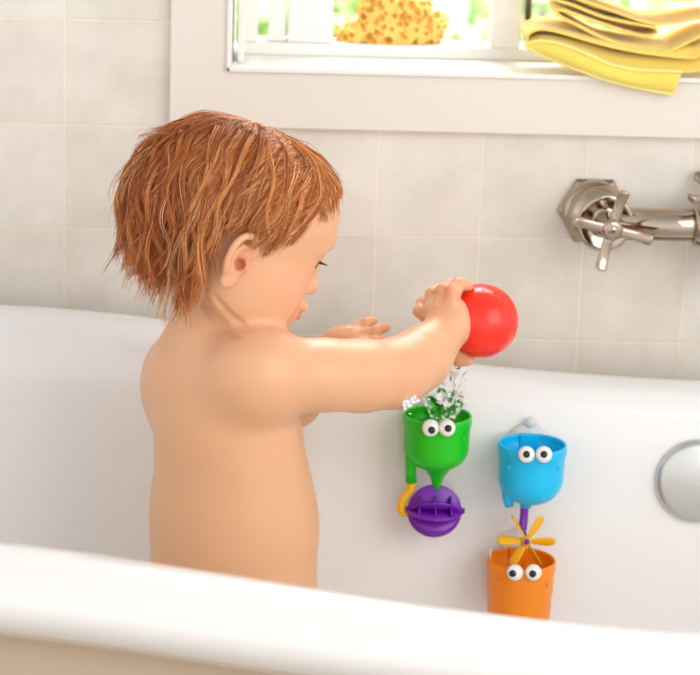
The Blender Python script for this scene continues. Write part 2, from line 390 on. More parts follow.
MB().lathe([(.032, -.002), (.032, .004), (.030, .009), (.0275, .011), (.027, .017), (.029, .020), (.029, .024), (.025, .028), (.021, .032), (.019, .044), (.0205, .046)], 64, m2).build('valve_body', M['chrome'], fa)
MB().lathe([(.0205, .043), (.0275, .045), (.0285, .048), (.0275, .051), (.024, .0505), (.016, .0475), (.012, .047), (.0115, .052), (.009, .056), (.0075, .065), (.0085, LH-.004), (.009, LH)], 64, m2).build('handle_base', M['chrome'], fa)
def cross_handle(mtx, ang, par, scale=1.0):
    mb = MB()
    hd = mb.lathe([(.0001, -.004), (.0095, -.004), (.0105, 0), (.010, .0035), (.006, .0045), (.0001, .0045)], 40, mtx)
    for k in range(4):
        a = ang+k*math.pi/2; d = Vector((math.cos(a), math.sin(a), 0)); 
        s = Vector((-d.y, d.x, 0)); vv = []; ff = []; n = 14
        st = [(.004, .0058, .0032, 0), (.012, .0050, .0030, 0), (.022, .0050, .0028, .0003), (.031, .0052, .0030, .0012), (.036, .0058, .0036, .0026), (.0385, .0054, .0042, .004), (.0400, .0035, .0030, .0048)]
        for (l, wd, th, up) in st:
            for j in range(n):
                b = 2*math.pi*j/n; cb, sb = math.cos(b), math.sin(b)
                vv.append(mtx @ (d*l+s*(wd*math.copysign(abs(cb)**.6, cb))+Vector((0, 0, 1))*(up+th*math.copysign(abs(sb)**.6, sb))))
        for i in range(len(st)-1):
            for j in range(n): ff.append((i*n+j, i*n+(j+1) % n, (i+1)*n+(j+1) % n, (i+1)*n+j))
        ff.append(tuple(range(n))[::-1]); ff.append(tuple((len(st)-1)*n+j for j in range(n))); mb.add(vv, ff)
    h = mb.build('cross_handle', M['chrome'], par)
    sc_ = MB().lathe([(.0001, .0058), (.003, .0056), (.0042, .0046)], 24, mtx)
    sc_.build('screw', M['chrome'], h)
    sl_ = MB()
    for aa in (0.3, 0.3+math.pi/2):
        c_, s_ = math.cos(aa), math.sin(aa); L_, W_ = .0022, .0005
        sl_.add([mtx @ Vector((c_*i*L_-s_*j*W_, s_*i*L_+c_*j*W_, .0060)) for (i, j) in ((-1, -1), (1, -1), (1, 1), (-1, 1))]+[mtx @ Vector((c_*i*L_-s_*j*W_, s_*i*L_+c_*j*W_, .0050)) for (i, j) in ((-1, -1), (1, -1), (1, 1), (-1, 1))], [(0, 1, 2, 3), (7, 6, 5, 4), (0, 4, 5, 1), (1, 5, 6, 2), (2, 6, 7, 3), (3, 7, 4, 0)])
    sl_.build('screw_slot', M['black'], h, smooth=False)
mh = axis_matrix(hub, axd)
cross_handle(mh, rad(76.5), fa)
pa = Vector(P(625, 224, -.040)); pb = Vector(P(745, 231, -.040)); pb.z = pa.z
MB().tube([pa-Vector((.02, 0, 0)), pb], .0160, 48).build('pipe', M['chrome'], fa)
sp = Vector(P(720, 227, -.040)); sp.z = pa.z
MB().lathe([(.0162, -.006), (.0205, -.005), (.021, 0), (.0205, .004), (.0175, .006), (.0170, .02)], 48, axis_matrix((P(699, 226, -.04)[0], pa.y, pa.z), (1, 0, 0), (0, 1, 0))).build('pipe_collar', M['chrome'], fa)
MB().lathe([(.0175, -.020), (.0185, -.010), (.0185, .012), (.016, .016), (.012, .018), (.010, .026), (.0125, .028)], 48, axis_matrix(sp, (0, 0, 1))).build('spout_body', M['chrome'], fa)
MB().tube(smooth_path([sp+Vector((0, 0, -.01)), sp+Vector((0, 0, -.04)), sp+Vector((0, -.004, -.065))]), .0135, 40).build('spout', M['chrome'], fa)
cross_handle(axis_matrix(sp+Vector((0, 0, .032)), (0, -.25, 1)), rad(30), fa)
MB().tube([sp+Vector((0, 0, 0)), (sp.x, .0, sp.z)], .012, 32).build('wall_pipe', M['chrome'], fa)

#SECTION toys
# ------------------------------------------------------------------ bath toys
def cup_profile(r, H, kind, th=.0022):
    if kind == 'round':
        out = [(r*1.0, 0), (r*1.005, -.002), (r*.995, -.009), (r*.965, -.011), (r*.955, -.020), (r*.95, -.030)]
        for i in range(1, 13):
            a = i/12*math.pi/2; out.append((max(.0001, r*.95*math.cos(a)**.75), -.030-(H-.030)*math.sin(a)))
    else:
        out = [(r*1.0, 0), (r*1.005, -.002), (r*.99, -.010), (r*.965, -.012), (r*.955, -.030), (r*.93, -.032), (r*.91, H*-.93), (r*.88, -H*.985), (r*.80, -H), (.0001, -H)]
    inn = [(max(.0001, p[0]-th*1.1), p[1]+(0 if i < 3 else th*min(1, (i-2)/4))) for i, p in enumerate(out)]
    return inn[::-1]+[(r-th*.8, .0009), (r-th*.3, .0009)]+out
def eye(c, r, par, cupmat, lx, lz, tilt=.30):
    d = Vector((0, -1, tilt)).normalized(); mm = axis_matrix(c, d)
    MB().lathe([(r*1.06, -.0065), (r*1.08, -.003), (r*1.0, 0)], 32, mm, cap0=True).build('eye_mount', cupmat, par)
    e = MB().lathe([(r*1.02, -.0015), (r*1.03, 0), (r*.96, .0015), (r*.7, .0030), (r*.35, .0036), (.0001, .0038)], 40, mm).build('eye', M['white'], par)
    pr_ = r*.47
    MB().lathe([(pr_, -.0008), (pr_*.95, .0007), (pr_*.5, .0011), (.0001, .0012)], 32, axis_matrix(mm @ Vector((lx*r, lz*r, .0030)), d)).build('pupil', M['black'], e)
def suction(c, par, top=None):
    e = MB().lathe([(.0001, .007), (.006, .0065), (.009, .004), (.017, .0012), (.020, .0002), (.020, 0), (.0001, .0005)], 40, axis_matrix(c, (0, -1, .12)))
    o = e.build('suction_cup', M['suction'], par)
    if top is not None: MB().ell(top, (.0055, .004, .0062), n=12).build('suction_tab', M['suction'], par)
def cup(name, pxl, pxr, pyc, H, mat_, kind, label, tilt=0):
    cxp = (pxl+pxr)/2; w_, sl = on_wall(cxp, pyc+12)
    Y = w_[1]-.041
    c = Vector(P(cxp, pyc, Y)); r = (P(pxr, pyc, Y)[0]-P(pxl, pyc, Y)[0])/2
    wy, _ = inner_y(c.x, c.z-.02)
    root = empty(name, c-Vector((0, 0, H)), label, 'bath toy', 'animal-faced suction bath cups')
    mtx = Matrix.Translation(c) @ Matrix.Rotation(tilt, 4, 'Y')
    MB().lathe(cup_profile(r, H, kind), 96, mtx).build('cup', mat_, root)
    # flat mounting panel inside the back of the cup
    MB().box((c.x-.009, c.y+r*.80, c.z-.034), (c.x+.008, c.y+r*.99, c.z+.0008)).build('back_panel', mat_, root, smooth=False, bevel=.0008)
    yw = inner_y(c.x, c.z-.012)[0]; yt = inner_y(c.x, c.z+.011)[0]
    suction((c.x, yw-.0045, c.z-.012), root, None)
    # smile and two cheek dimples raised on the front
    sm = []
    for i in range(-8, 9):
        a = i/8*.42; rr_ = r*.955; sm.append((c.x+math.sin(a)*rr_, c.y-math.cos(a)*rr_+.0004, c.z-.0262+.0045*(i/8)**2))
    MB().tube(sm, [.0008*(1-abs(i/8)**3*.6) for i in range(-8, 9)], 8).build('smile', mat_, root)
    for s_ in (-1, 1): MB().ell((c.x+s_*r*.72, c.y-r*.67, c.z-.0165), (.0018, .0015, .0018), n=8).build('cheek', mat_, root)
    return root, c, r
# green
g, gc, gr = cup('green_bath_cup', 403, 472, 415, .053, M['green'], 'round', 'green cup with googly eyes under the poured water, purple wheel below')
ey = gc.y-gr*1.02
for i, px in enumerate((430.5, 447)): eye(Vector(P(px, 428, ey-.001)), .0076, g, M['green'], (.12, .12)[i], (-.25, -.05)[i])
b = Vector(P(437, 476, gc.y)); MB().lathe([(.0150, .0110), (.0110, .0050), (.0066, -.001), (.0040, -.009), (.0038, -.0125), (.0022, -.0125), (.0022, -.006)], 32, Matrix.Translation((b.x, b.y, b.z))).build('spout', M['green'], g)
MB().tube([P(410, 438, gc.y-.006), P(410.5, 458, gc.y-.006), P(411, 482, gc.y-.004)], [.0045, .0052, .0052], 24).build('side_tube', M['green'], g)
MB().tube(smooth_path([P(411, 479, gc.y-.004), P(411, 488, gc.y-.004), P(406, 495, gc.y-.004), P(401.5, 503, gc.y-.004), P(402, 511, gc.y-.002), P(410, 514, gc.y)]), .0040, 20).build('elbow_tube', M['yellow'], g)
pw = Vector(P(434.5, 511, gc.y-.004)); wr = .0258
wheel = MB().lathe([(.0001, -.0012), (wr*.97, -.0012), (wr, 0), (wr*.97, .0012), (.0001, .0012)], 72, axis_matrix(pw, (0, -1, .1))).build('wheel', M['purple'], g)
MB().lathe([(.0001, -.0011), (wr*1.03, -.0011), (wr*1.04, 0), (wr*1.03, .0011), (.0001, .0011)], 72, axis_matrix(pw, (0.02, .0, 1))).build('paddle', M['purple'], wheel)
for sgn in (1, -1):
    for (off, rr_) in ((.011, .91), ):
        MB().lathe([(.0001, -.0009), (wr*rr_, -.0009), (wr*rr_+.0006, 0), (wr*rr_, .0009), (.0001, .0009)], 64, axis_matrix(pw+Vector((0, 0, sgn*off*0)), (0, -.75, sgn))).build('paddle', M['purple'], wheel)
MB().tube([pw+Vector((-.0275, 0, .001)), pw+Vector((.0285, 0, .001))], .0028, 20).build('axle', M['purple'], wheel)
for dx in (-.015, 0, .015):
    MB().add([pw+Vector(q_) for q_ in ((dx-.0009, -.0005, 0), (dx+.0009, -.0005, 0), (dx+.0009, -.022, 0), (dx-.0009, -.022, 0), (dx-.0009, -.0005, .016), (dx+.0009, -.0005, .016), (dx+.0009, -.006, .013), (dx-.0009, -.006, .013))],
        [(0, 1, 2, 3), (4, 7, 6, 5), (0, 4, 5, 1), (1, 5, 6, 2), (2, 6, 7, 3), (3, 7, 4, 0)]).build('fin', M['purple'], wheel, smooth=False, bevel=.0004)
# blue
bl, bc, br = cup('blue_bath_cup', 498, 567, 444, .058, M['blue'], 'round', 'blue cup with googly eyes, yellow star propeller hanging below it')
MB().ell(Vector(P(530.5, 422.5, on_wall(530, 423)[0][1]-.006)), (.0058, .004, .0055), n=12).build('suction_tab', M['suction'], bl)
ey = bc.y-br*1.02
for i, px in enumerate((526.5, 544)): eye(Vector(P(px, 454.5, ey-.001)), .0074, bl, M['blue'], -.05, .02)
MB().tube([P(508, 485, bc.y-.006), P(508, 498, bc.y-.006), P(509.5, 506, bc.y-.006)], [.0062, .0056, .0042], 24).build('side_stub', M['blue'], bl)
b = Vector(P(526, 500, bc.y)); MB().lathe([(.0095, .006), (.0072, 0), (.006, -.003), (.0055, -.007), (.003, -.007)], 32, Matrix.Translation(b)).build('spout', M['blue'], bl)
MB().tube(smooth_path([P(524.5, 503, bc.y), P(524, 515, bc.y), P(522.5, 530, bc.y-.004)]), .0040, 20).build('drop_tube', M['purple'], bl)
pc = Vector(P(526.5, 541, bc.y-.012)); mtx = axis_matrix(pc, (0, -1, .22))
prp = MB().lathe([(.0018, .0045), (.0045, .004), (.005, .0015), (.005, -.004), (.0018, -.004)], 32, mtx).build('propeller', M['yellow'], bl)
for k in range(6):
    a = [0, 59, 121, 180, 239, 301][k]; a = rad(a); d = Vector((math.cos(a), math.sin(a), 0)); s_ = Vector((-d.y, d.x, 0)); tw = rad([28, 30, 72, 30, 30, 70][k])
    vv = []; ff = []; n = 12; st = [(.003, .0022), (.008, .0034), (.014, .0044), (.020, .0050), (.024, .0047), (.0265, .0034), (.0278, .0012)]
    for (l, wd) in st:
        for j in range(n):
            bb = 2*math.pi*j/n; u_ = wd*math.cos(bb); t_ = .0009*math.sin(bb)
            vv.append(mtx @ (d*l+s_*(u_*math.cos(tw)-t_*math.sin(tw))+Vector((0, 0, u_*math.sin(tw)+t_*math.cos(tw)))))
    for i in range(len(st)-1):
        for j in range(n): ff.append((i*n+j, i*n+(j+1) % n, (i+1)*n+(j+1) % n, (i+1)*n+j))
    ff.append(tuple(range(n))[::-1]); ff.append(tuple((len(st)-1)*n+j for j in range(n)))
    mk('petal', vv, ff, M['yellow'], prp)
MB().lathe([(.0001, .0062), (.002, .0058), (.0029, .0046), (.0029, .003)], 24, mtx).build('propeller_pin', M['purple'], prp)
MB().tube([pc, (pc.x, inner_y(pc.x, pc.z)[0]-.002, pc.z)], .0022, 12).build('propeller_shaft', M['purple'], prp)
# orange
og, oc, orr = cup('orange_bath_cup', 487, 556, 559.5, .060, M['orange'], 'flat', 'orange flat-bottomed cup with googly eyes, lowest of the bath cups')
ey = oc.y-orr*1.02
for i, px in enumerate((515, 533.5)): eye(Vector(P(px, 572.5, ey-.001)), .0074, og, M['orange'], (-.32, -.14)[i], (-.12, -.14)[i])
q = P(490, 554, oc.y+orr*.15); MB().ell(q, (.0012, .003, .006), n=10).build('suction_tab', M['suction'], og)

# red cup in the hand
ax = Vector((1, -.22, -.02)).normalized(); rc = Vector(P(481, 321, -.205)); rr0 = .0338
rr0 = .0342; pr_o = [(math.sqrt(rr0**2-z_**2), z_) for z_ in (-.0195, -.015, -.010, -.005, 0)]
for i in range(1, 15):
    a = i/14*math.pi/2; pr_o.append((max(.0001, rr0*math.cos(a)), rr0*math.sin(a)))
pr_i = [(max(.0001, p[0]-.0022), p[1]-(.0022 if i > 4 else 0)) for i, p in enumerate(pr_o)]
rcup = MB().lathe(pr_i[::-1]+pr_o, 96, axis_matrix(rc, ax, (0, 1, 0))).build('red_bath_cup', M['red'])
prop(rcup, 'glossy red round-bottomed cup tipped in the child\'s hand, pouring water', 'bath toy')

#SECTION sponge
# ------------------------------------------------------------------ sponge and towels
def at_z(px, py, z):
    d = _f + R*(px-PPX)/F - U*(py-PPY)/F; return CAM+d*(z-CAM[2])/d[2]
sb = at_z(391, 57, SILL); sy = sb[1]
c = np.array([sb[0], sy+.034, SILL]); rs = np.random.default_rng(5)
S = Solid(c-[.066, .05, .006], c+[.066, .05, .085], .00095)
S.ell(c+[-.002, 0, .018], (.050, .030, .022), k=.012); S.ell(c+[.006, 0, .036], (.035, .028, .030), k=.015); S.ell(c+[-.037, -.004, .014], (.018, .022, .016), k=.01); S.ell(c+[.034, 0, .022], (.021, .024, .024), k=.012); S.ell(c+[-.012, 0, .040], (.020, .02, .022), k=.01)
me0 = S.mesh('tmp'); vv = verts(me0); bpy.data.meshes.remove(me0)
for p in vv[rs.choice(len(vv), 170)]:
    if p[2] > SILL+.004: S.ell(p, rs.uniform(.0022, .0045, 3), k=.002)
for p in vv[rs.choice(len(vv), 520)]:
    r_ = rs.choice([.0015, .0021, .0029, .0042], p=[.30, .36, .24, .10]); S.ell(p, (r_, r_*2.6, r_*rs.uniform(.8, 1.3)), k=.0009, sub=True)
S.g[:, :, :int((SILL-S.lo[2])/S.h)+1] = .02
me = S.mesh('sponge'); 
sp_ = fin('sponge', me, M['sponge']); prop(sp_, 'natural yellow sea sponge full of holes on the white window sill', 'sponge')

def towel(name, path, y0, y1, label, th=.0030, seed=0, bulge=None):
    rs = np.random.default_rng(seed); ny = 16; V = []; Fc = []; ph = rs.uniform(0, 6, 4)
    paths = [smooth_path([P(a+4, b, y0) for (a, b) in pp_], 6) for pp_ in path]
    zmin = min(p[2] for pp_ in paths for p in pp_); zmax = max(p[2] for pp_ in paths for p in pp_); lim = SILL+.0022
    for pts in paths:
        n = len(pts); o_ = len(V)
        for j in range(ny+1):
            v = j/ny
            for i, p in enumerate(pts):
                x = p[0]+.0015*v*math.sin(v*7+ph[0]+p[2]*60); y = y0+(y1-y0)*v+.0020*math.sin(p[0]*60+ph[1])*(1-v); z = p[2]+.0012*math.sin(v*5+ph[2]+p[0]*30)*v
                bh = min(1, max(0, (y+.016)/.012)); bh = bh*bh*(3-2*bh)
                mz = lim+(z-zmin)*(zmax-lim)/(zmax-zmin) if zmin < lim else z      # cloth lies on the sill, not in it
                V.append([x, y, z*(1-bh)+mz*bh])
        for j in range(ny):
            for i in range(n-1): a = o_+j*n+i; Fc.append((a, a+1, a+n+1, a+n))
    if bulge:
        A_ = smooth_path([P(a, b, y0) for (a, b) in bulge[0]], 6); B_ = smooth_path([P(a, b, y0) for (a, b) in bulge[1]], 6); n = len(A_); o_ = len(V); m_ = 8
        for j in range(m_+1):
            t_ = j/m_
            for i in range(n):
                q_ = A_[i]*(1-t_)+B_[i]*t_; V.append([q_[0], q_[1]+.0020*math.sin(q_[0]*60+ph[1])-.006*math.sin(math.pi*t_)**.7*min(1, i/12+.1), q_[2]])
        for j in range(m_):
            for i in range(n-1): a = o_+j*n+i; Fc.append((a, a+1, a+n+1, a+n))
    o = mk(name, V, Fc, M['towel'], solid=th, subd=1); prop(o, label, 'towel', 'folded yellow towels on the sill')
    if bulge:
        pl = [q_+np.array([0, .0020*math.sin(q_[0]*60+ph[1])-.0035, .0012]) for q_ in A_]; MB().tube(pl, .0017, 10).build('hem', M['hem'], o)
        pl = [q_+np.array([0, .0020*math.sin(q_[0]*60+ph[1])-.0015, .0]) for q_ in B_]; MB().tube(pl, .0019, 10).build('hem', M['hem'], o)
    return o
low = [(735, 46), (700, 54), (686, 58), (640, 54), (596, 44), (560, 34), (538, 30), (526, 34), (523, 40), (526, 46), (545, 57), (590, 73), (630, 86), (672, 94)]
mid = [(735, 74), (700, 70), (682, 72), (640, 71), (610, 65), (585, 54), (560, 45), (540, 42), (527, 46)]
towel('folded_towel', [low, mid], -.020, .07, 'lower folded yellow towel, its front hanging over the sill edge', seed=1,
      bulge=([(525, 45), (540, 42), (560, 45), (585, 54), (610, 65), (640, 71), (682, 72)], [(525, 46), (536, 52), (556, 61), (580, 70), (606, 79), (634, 87), (673, 94)]))
up = [(735, 30), (700, 36), (660, 53), (640, 51), (600, 39), (574, 26), (558, 18), (553, 12), (560, 11), (600, 25), (636, 36), (652, 34), (651, 28), (636, 25), (600, 18), (570, 6), (552, 0), (545, -6), (560, -12), (600, -10), (650, -2), (690, 0), (735, -6)]
towel('folded_towel', [up, [(735, 12), (690, 20), (650, 24), (610, 12), (575, 0), (556, -4)]], -.014, .07, 'upper folded yellow towel, paler top of the pair', seed=2)

#SECTION water
S = Solid(P(405, 432, -.24)-.01, P(480, 350, -.14)+.01, .0008); rs = np.random.default_rng(8)
yc = -.19
for (pts_, r_) in (([(458, 358), (449, 372), (443, 388), (441, 405), (439, 420)], .0036), ([(460, 362), (454, 374), (449, 390), (447, 404), (446, 418)], .0028), ([(468, 364), (462, 376), (457, 388), (455, 400)], .0013), ([(447, 374), (446, 385), (451, 398), (452, 415)], .0028), ([(441, 380), (438, 395), (436, 408)], .0012)):
    pp = smooth_path([P(a, b, yc+rs.uniform(-.006, .006)) for a, b in pts_], 6); S.chain(pp, [r_*(1+.35*math.sin(i*1.1+r_*3000)) for i in range(len(pp))], k=.002)
# splash crown in the cup
for k in range(26):
    a = rs.uniform(0, 2*math.pi); h_ = rs.uniform(.012, .034); b0 = np.array([gc.x+.006+math.cos(a)*.007, gc.y+math.sin(a)*.007, gc.z-.006]); b1 = b0+[math.cos(a)*rs.uniform(.006, .016), math.sin(a)*rs.uniform(.005, .012), h_*(1.15 if math.cos(a) > 0 else .8)]
    m_ = (b0+b1)/2+[0, 0, .004]; S.chain([b0, m_, b1], [.0024, .0019, .0008+rs.uniform(0, .0012)], k=.004)
    if rs.uniform() < .8: S.ell(b1+rs.uniform(-.004, .004, 3)+[0, 0, .003], (.0011,)*3, k=.001)
S.ell((gc.x, gc.y, gc.z-.012), (gr*.86, gr*.86, .004), k=.004)
wt = fin('poured_water', S.mesh('poured_water'), M['water']); prop(wt, 'clear water pouring from the red cup and splashing in the green cup', 'water')
wt['kind'] = 'stuff'
drops = MB()
#SECTION person
# ------------------------------------------------------------------ toddler
per = empty('person', (P(232, 590, -.30)[0], -.30, TUBFLOOR), 'toddler with auburn hair standing in the bathtub, arms stretched towards the bath cups', 'person')
HC = P(235, 207, -.30)
HR = np.array(Matrix.Rotation(rad(14), 3, 'Z') @ Matrix.Rotation(rad(21), 3, 'Y') @ Matrix.Rotation(rad(-3), 3, 'X'))
def H(x, y, z): return HC+HR @ np.array([x, y, z])
TR = np.array(Matrix.Rotation(rad(25), 3, 'Z'))
hs = .0016
S = Solid((HC[0]-.13, -.46, TUBFLOOR-.004), (P(478, 300, -.2)[0]+.006, -.12, HC[2]+.10), hs)
# legs, hidden behind the rim
pel = P(234, 592, -.30)
for s_ in (-1, 1):
    lr = TR @ np.array([0, s_*.040, 0]); hip = pel+lr+[0, 0, -.03]; fz = TUBFLOOR+.007
    knee = np.array([hip[0]+.004, hip[1], fz+.115]); ank = np.array([hip[0]-.004, hip[1], fz+.028]); toe = ank+np.array([.052, .004, -.0165])
    S.chain([hip, knee, ank], [.045, .030, .021], k=.02); S.chain([ank+[0, 0, -.008], toe], [.019, .011], k=.01)
# torso
S.ell(pel+[-.002, 0, -.012], (.078, .081, .062), TR, k=.03)
S.ell(P(234.5, 530, -.30), (.0755, .079, .080), TR, k=.03)
S.ell(P(231, 462, -.30), (.0640, .074, .085), TR, k=.03)
S.ell(P(222, 400, -.30), (.056, .070, .070), TR, k=.03)
shR = P(260, 373, -.352); shL = P(180, 384, -.245)
S.cone(P(244, 372, -.340), P(192, 368, -.255), .032, .033, k=.03)
S.cone(P(214, 365, -.30), P(226, 312, -.296), .040, .034, k=.022)      # neck
S.cone(P(200, 372, -.285), P(212, 330, -.30), .036, .030, k=.03)
S.ell(P(180, 390, -.25), (.034, .034, .044), k=.022)                   # left shoulder blade
# left arm
elL = P(294, 400, -.19); wrL = P(325, 356, -.205)
S.chain([P(186, 378, -.235), elL, wrL], [.031, .023, .0165], k=.014)
S.chain([wrL, P(340, 343, -.207), P(351, 338, -.207)], [.0145, .0125, .0110], k=.01)
S.ell(P(345, 342, -.207), (.017, .009, .0115), k=.008)
def finger(pts_, r0, r1, k=.0035): S.chain([P(*p) for p in pts_], list(np.linspace(r0, r1, len(pts_))), k=k)
finger([(346, 333, -.200), (357, 327.5, -.199), (366, 323, -.198), (374, 320.5, -.196)], .0058, .0041)
finger([(350, 338, -.207), (364, 334, -.208), (376, 330.5, -.209), (386, 327.5, -.208)], .0058, .0041)
finger([(350, 344, -.214), (364, 343, -.217), (375, 341, -.218), (383, 340, -.216)], .0056, .0041)
finger([(346, 349, -.218), (357, 351, -.222), (365, 352, -.223), (371, 353, -.221)], .0052, .0039)
finger([(336, 346, -.21), (345, 352, -.222), (354, 358, -.23)], .0070, .0050)
# right arm
el = P(398, 372, -.275); wr_ = P(450, 327, -.228)
S.ell(shR, (.033, .033, .035), k=.03)
S.chain([shR, P(325, 375, -.322), P(362, 376, -.300), el], [.0335, .0278, .0280, .0285], k=.020)
S.chain([el, P(420, 359, -.255), wr_], [.0285, .0262, .0185], k=.012)
S.ell(P(391, 379, -.282), (.022, .022, .022), k=.014)
# right hand : palm then fingers over the rim, thumb below
S.ell(P(450, 314, -.222), (.0185, .015, .0165), k=.010)
S.ell(P(440, 311, -.212), (.0165, .015, .014), k=.008)
S.ell(P(458, 325, -.226), (.0125, .012, .015), k=.008)
finger([(451, 306, -.228), (454, 291, -.226), (459, 284, -.220), (468, 285.5, -.212)], .0072, .0052, .004)
finger([(441, 304, -.220), (443.5, 290, -.215), (451, 284.5, -.205), (463, 286, -.196)], .0070, .0052, .003)
finger([(432, 306, -.210), (432, 294, -.203), (439, 288, -.192), (455, 292, -.183)], .0066, .0050, .003)
finger([(425, 316, -.203), (419.5, 311, -.198), (422, 303, -.188), (440, 303, -.178)], .0062, .0048, .003)
finger([(456, 333, -.215), (459, 347, -.205), (459, 358, -.203), (468, 359, -.206)], .0085, .0062, .005)
# nails are too small; knuckle dimples
for p in ((449, 301, -.236), (439, 300, -.228)): S.ell(P(*p), (.0022, .0022, .0022), k=.003, sub=True)
# head
def hell(c, r, k=.01, sub=False, rot=None): S.ell(H(*c), r, HR if rot is None else HR @ rot, k, sub)
hell((0, 0, .004), (.083, .066, .0660), .01)
hell((.040, 0, .010), (.0490, .054, .050), .02)
hell((.034, 0, -.043), (.046, .049, .051), .025)
for s_ in (-1, 1):
    hell((.048, s_*.0265, -.054), (.0270, .024, .026), .018)
    hell((.012, s_*.040, -.050), (.030, .018, .034), .02)
hell((.066, 0, -.086), (.0150, .014, .0125), .016)
hell((.071, 0, -.067), (.0150, .019, .018), .012)
hell((.078, 0, -.0015), (.010, .030, .008), .016)      # brow
for s_ in (-1, 1): hell((.0885, s_*.0225, -.0205), (.0105, .0130, .0085), .012, True)   # eye sockets
S.cone(H(.0800, 0, -.014), H(.0880, 0, -.040), .0050, .0055, k=.012)
S.ell(H(.0885, 0, -.0430), (.0075, .0075, .0070), HR, k=.006)
for s_ in (-1, 1):
    hell((.0840, s_*.0070, -.0460), (.0050, .0042, .0045), .004)
    hell((.0885, s_*.0040, -.0510), (.0022, .0018, .0022), .002, True)
hell((.0855, 0, -.0600), (.0070, .0140, .0050), .006)
for s_ in (-1, 1): hell((.0895, s_*.0045, -.0630), (.0042, .0068, .0030), .004)
hell((.0868, 0, -.0715), (.0048, .0090, .0036), .004)
hell((.0955, 0, -.0672), (.0045, .0140, .0011), .0025, True)
hell((.0850, 0, -.0785), (.0030, .0120, .0020), .005, True)
# eyelids bulge
ER = .0122; EC = [(.0700, s_*.0225, -.0200) for s_ in (-1, 1)]
for (x, y, z) in EC:
    hell((x, y, z), (ER*1.05,)*3, .006)
    hell((x+.0120, y*1.12, z-.0016), (.0085, .0118, .0046), .0012, True)
# ears
for s_ in (-1, 1):
    rot = np.array(Matrix.Rotation(s_*rad(-20), 3, 'Z') @ Matrix.Rotation(rad(8), 3, 'Y'))
    e0 = np.array([-.002, s_*.0655, -.036])
    E = lambda x, y, z: HC+HR @ (e0+rot @ np.array([x, s_*y, z]))
    S.ell(E(.001, .0005, .001), (.0125, .0045, .0195), HR @ rot, .005)
    out = [(.0085, .0030, .006), (.0105, .0045, .013), (.0060, .0062, .0200), (-.0020, .0075, .0222), (-.0100, .0082, .0180), (-.0140, .0082, .0080), (-.0130, .0075, -.0040), (-.0080, .0060, -.0135)]
    pp = smooth_path([np.array(q_) for q_ in out], 3); S.chain([E(*q_) for q_ in pp], [.0027]*len(pp), k=.0022)
    S.ell(E(.0005, .0025, -.0180), (.0085, .0042, .0085), HR @ rot, .004)
    S.ell(E(.0010, .0080, .0070), (.0085, .0045, .0115), HR @ rot, .002, True)
    S.ell(E(.0030, .0060, -.0040), (.0065, .0062, .0080), HR @ rot, .002, True)
    ah = smooth_path([np.array(q_) for q_ in [(.0035, .0035, .0130), (-.0030, .0042, .0110), (-.0075, .0050, .0040), (-.0065, .0048, -.0050), (-.0010, .0042, -.0110), (.0060, .0038, -.0105)]], 3)
    S.chain([E(*q_) for q_ in ah], [.0021]*len(ah), k=.0025)
    S.ell(E(.0100, .0035, -.0035), (.0030, .0036, .0048), HR @ rot, .003)
    S.ell(E(.0060, .0010, -.0030), (.0032, .0065, .0038), HR @ rot, .0015, True)
# neck creases
def sample(pts):
    q = (np.asarray(pts)-S.lo)/S.h; q = np.clip(q, 0, S.n-1.001); i0 = q.astype(int); f_ = q-i0; r_ = 0
    for c_ in np.ndindex(2, 2, 2):
        w_ = 1
        for k in range(3): w_ = w_*(f_[..., k] if c_[k] else 1-f_[..., k])
        r_ = r_+w_*S.g[i0[..., 0]+c_[0], i0[..., 1]+c_[1], i0[..., 2]+c_[2]]
    return r_
def grad(pts):
    e = .002; g_ = np.stack([sample(pts+np.eye(3)[k]*e)-sample(pts-np.eye(3)[k]*e) for k in range(3)], -1)
    return g_/(np.linalg.norm(g_, axis=-1, keepdims=True)+1e-9)
def push_out(pts, want, it=4):
    for _ in range(it): pts = pts+grad(pts)*np.maximum(0, want-sample(pts))[..., None]
    return pts
def on_skin(px, py):
    for Y in np.arange(-.455, -.2, .001):
        q = P(px, py, Y)
        if sample(q) < 0: return q
for path_ in ([(214, 296), (224, 309), (237, 321), (252, 331)], [(203, 303), (213, 317), (226, 329), (238, 337)]):
    pp = smooth_path([on_skin(*q) for q in path_], 5); L_ = len(pp); S.k = 0
    for i_ in range(L_-1):
        t_ = i_/(L_-1); r_ = .0022*math.sin(math.pi*min(1, .12+t_*.8))+.0003; S.cone(pp[i_]-np.array([0, .0006, 0]), pp[i_+1]-np.array([0, .0006, 0]), r_, r_, k=.003, sub=True)
BODY = S
me = S.mesh('body'); v = verts(me)
skin = np.array(lin((228, 174, 132))[:3]); col = np.tile(skin, (len(v), 1))
def tint(c, r, rgb, a):
    global col
    d = ((v-np.array(c))**2).sum(1); w_ = (a*np.exp(-d/(2*r*r)))[:, None]; col = col*(1-w_)+np.array(lin(rgb)[:3])*w_
tint(H(.058, -.040, -.052), .016, (238, 150, 122), .45); tint(H(.058, .040, -.052), .016, (238, 150, 122), .45)
for s_ in (-1, 1):
    tint(H(.0895, s_*.0045, -.0640), .0032, (206, 96, 84), .8)
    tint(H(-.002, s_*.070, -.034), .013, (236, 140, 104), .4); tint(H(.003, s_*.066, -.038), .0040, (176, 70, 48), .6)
    tint(H(.0785, s_*.024, -.004), .0040, (176, 118, 82), .35); tint(H(.0775, s_*.029, -.005), .0040, (176, 118, 82), .35)
    tint(H(.0885, s_*.004, -.0510), .0022, (170, 70, 56), .6)
tint(H(.0905, 0, -.0720), .0042, (206, 92, 84), .85); tint(H(.0875, -.006, -.0720), .0038, (206, 92, 84), .7); tint(H(.092, 0, -.044), .005, (236, 140, 116), .35)
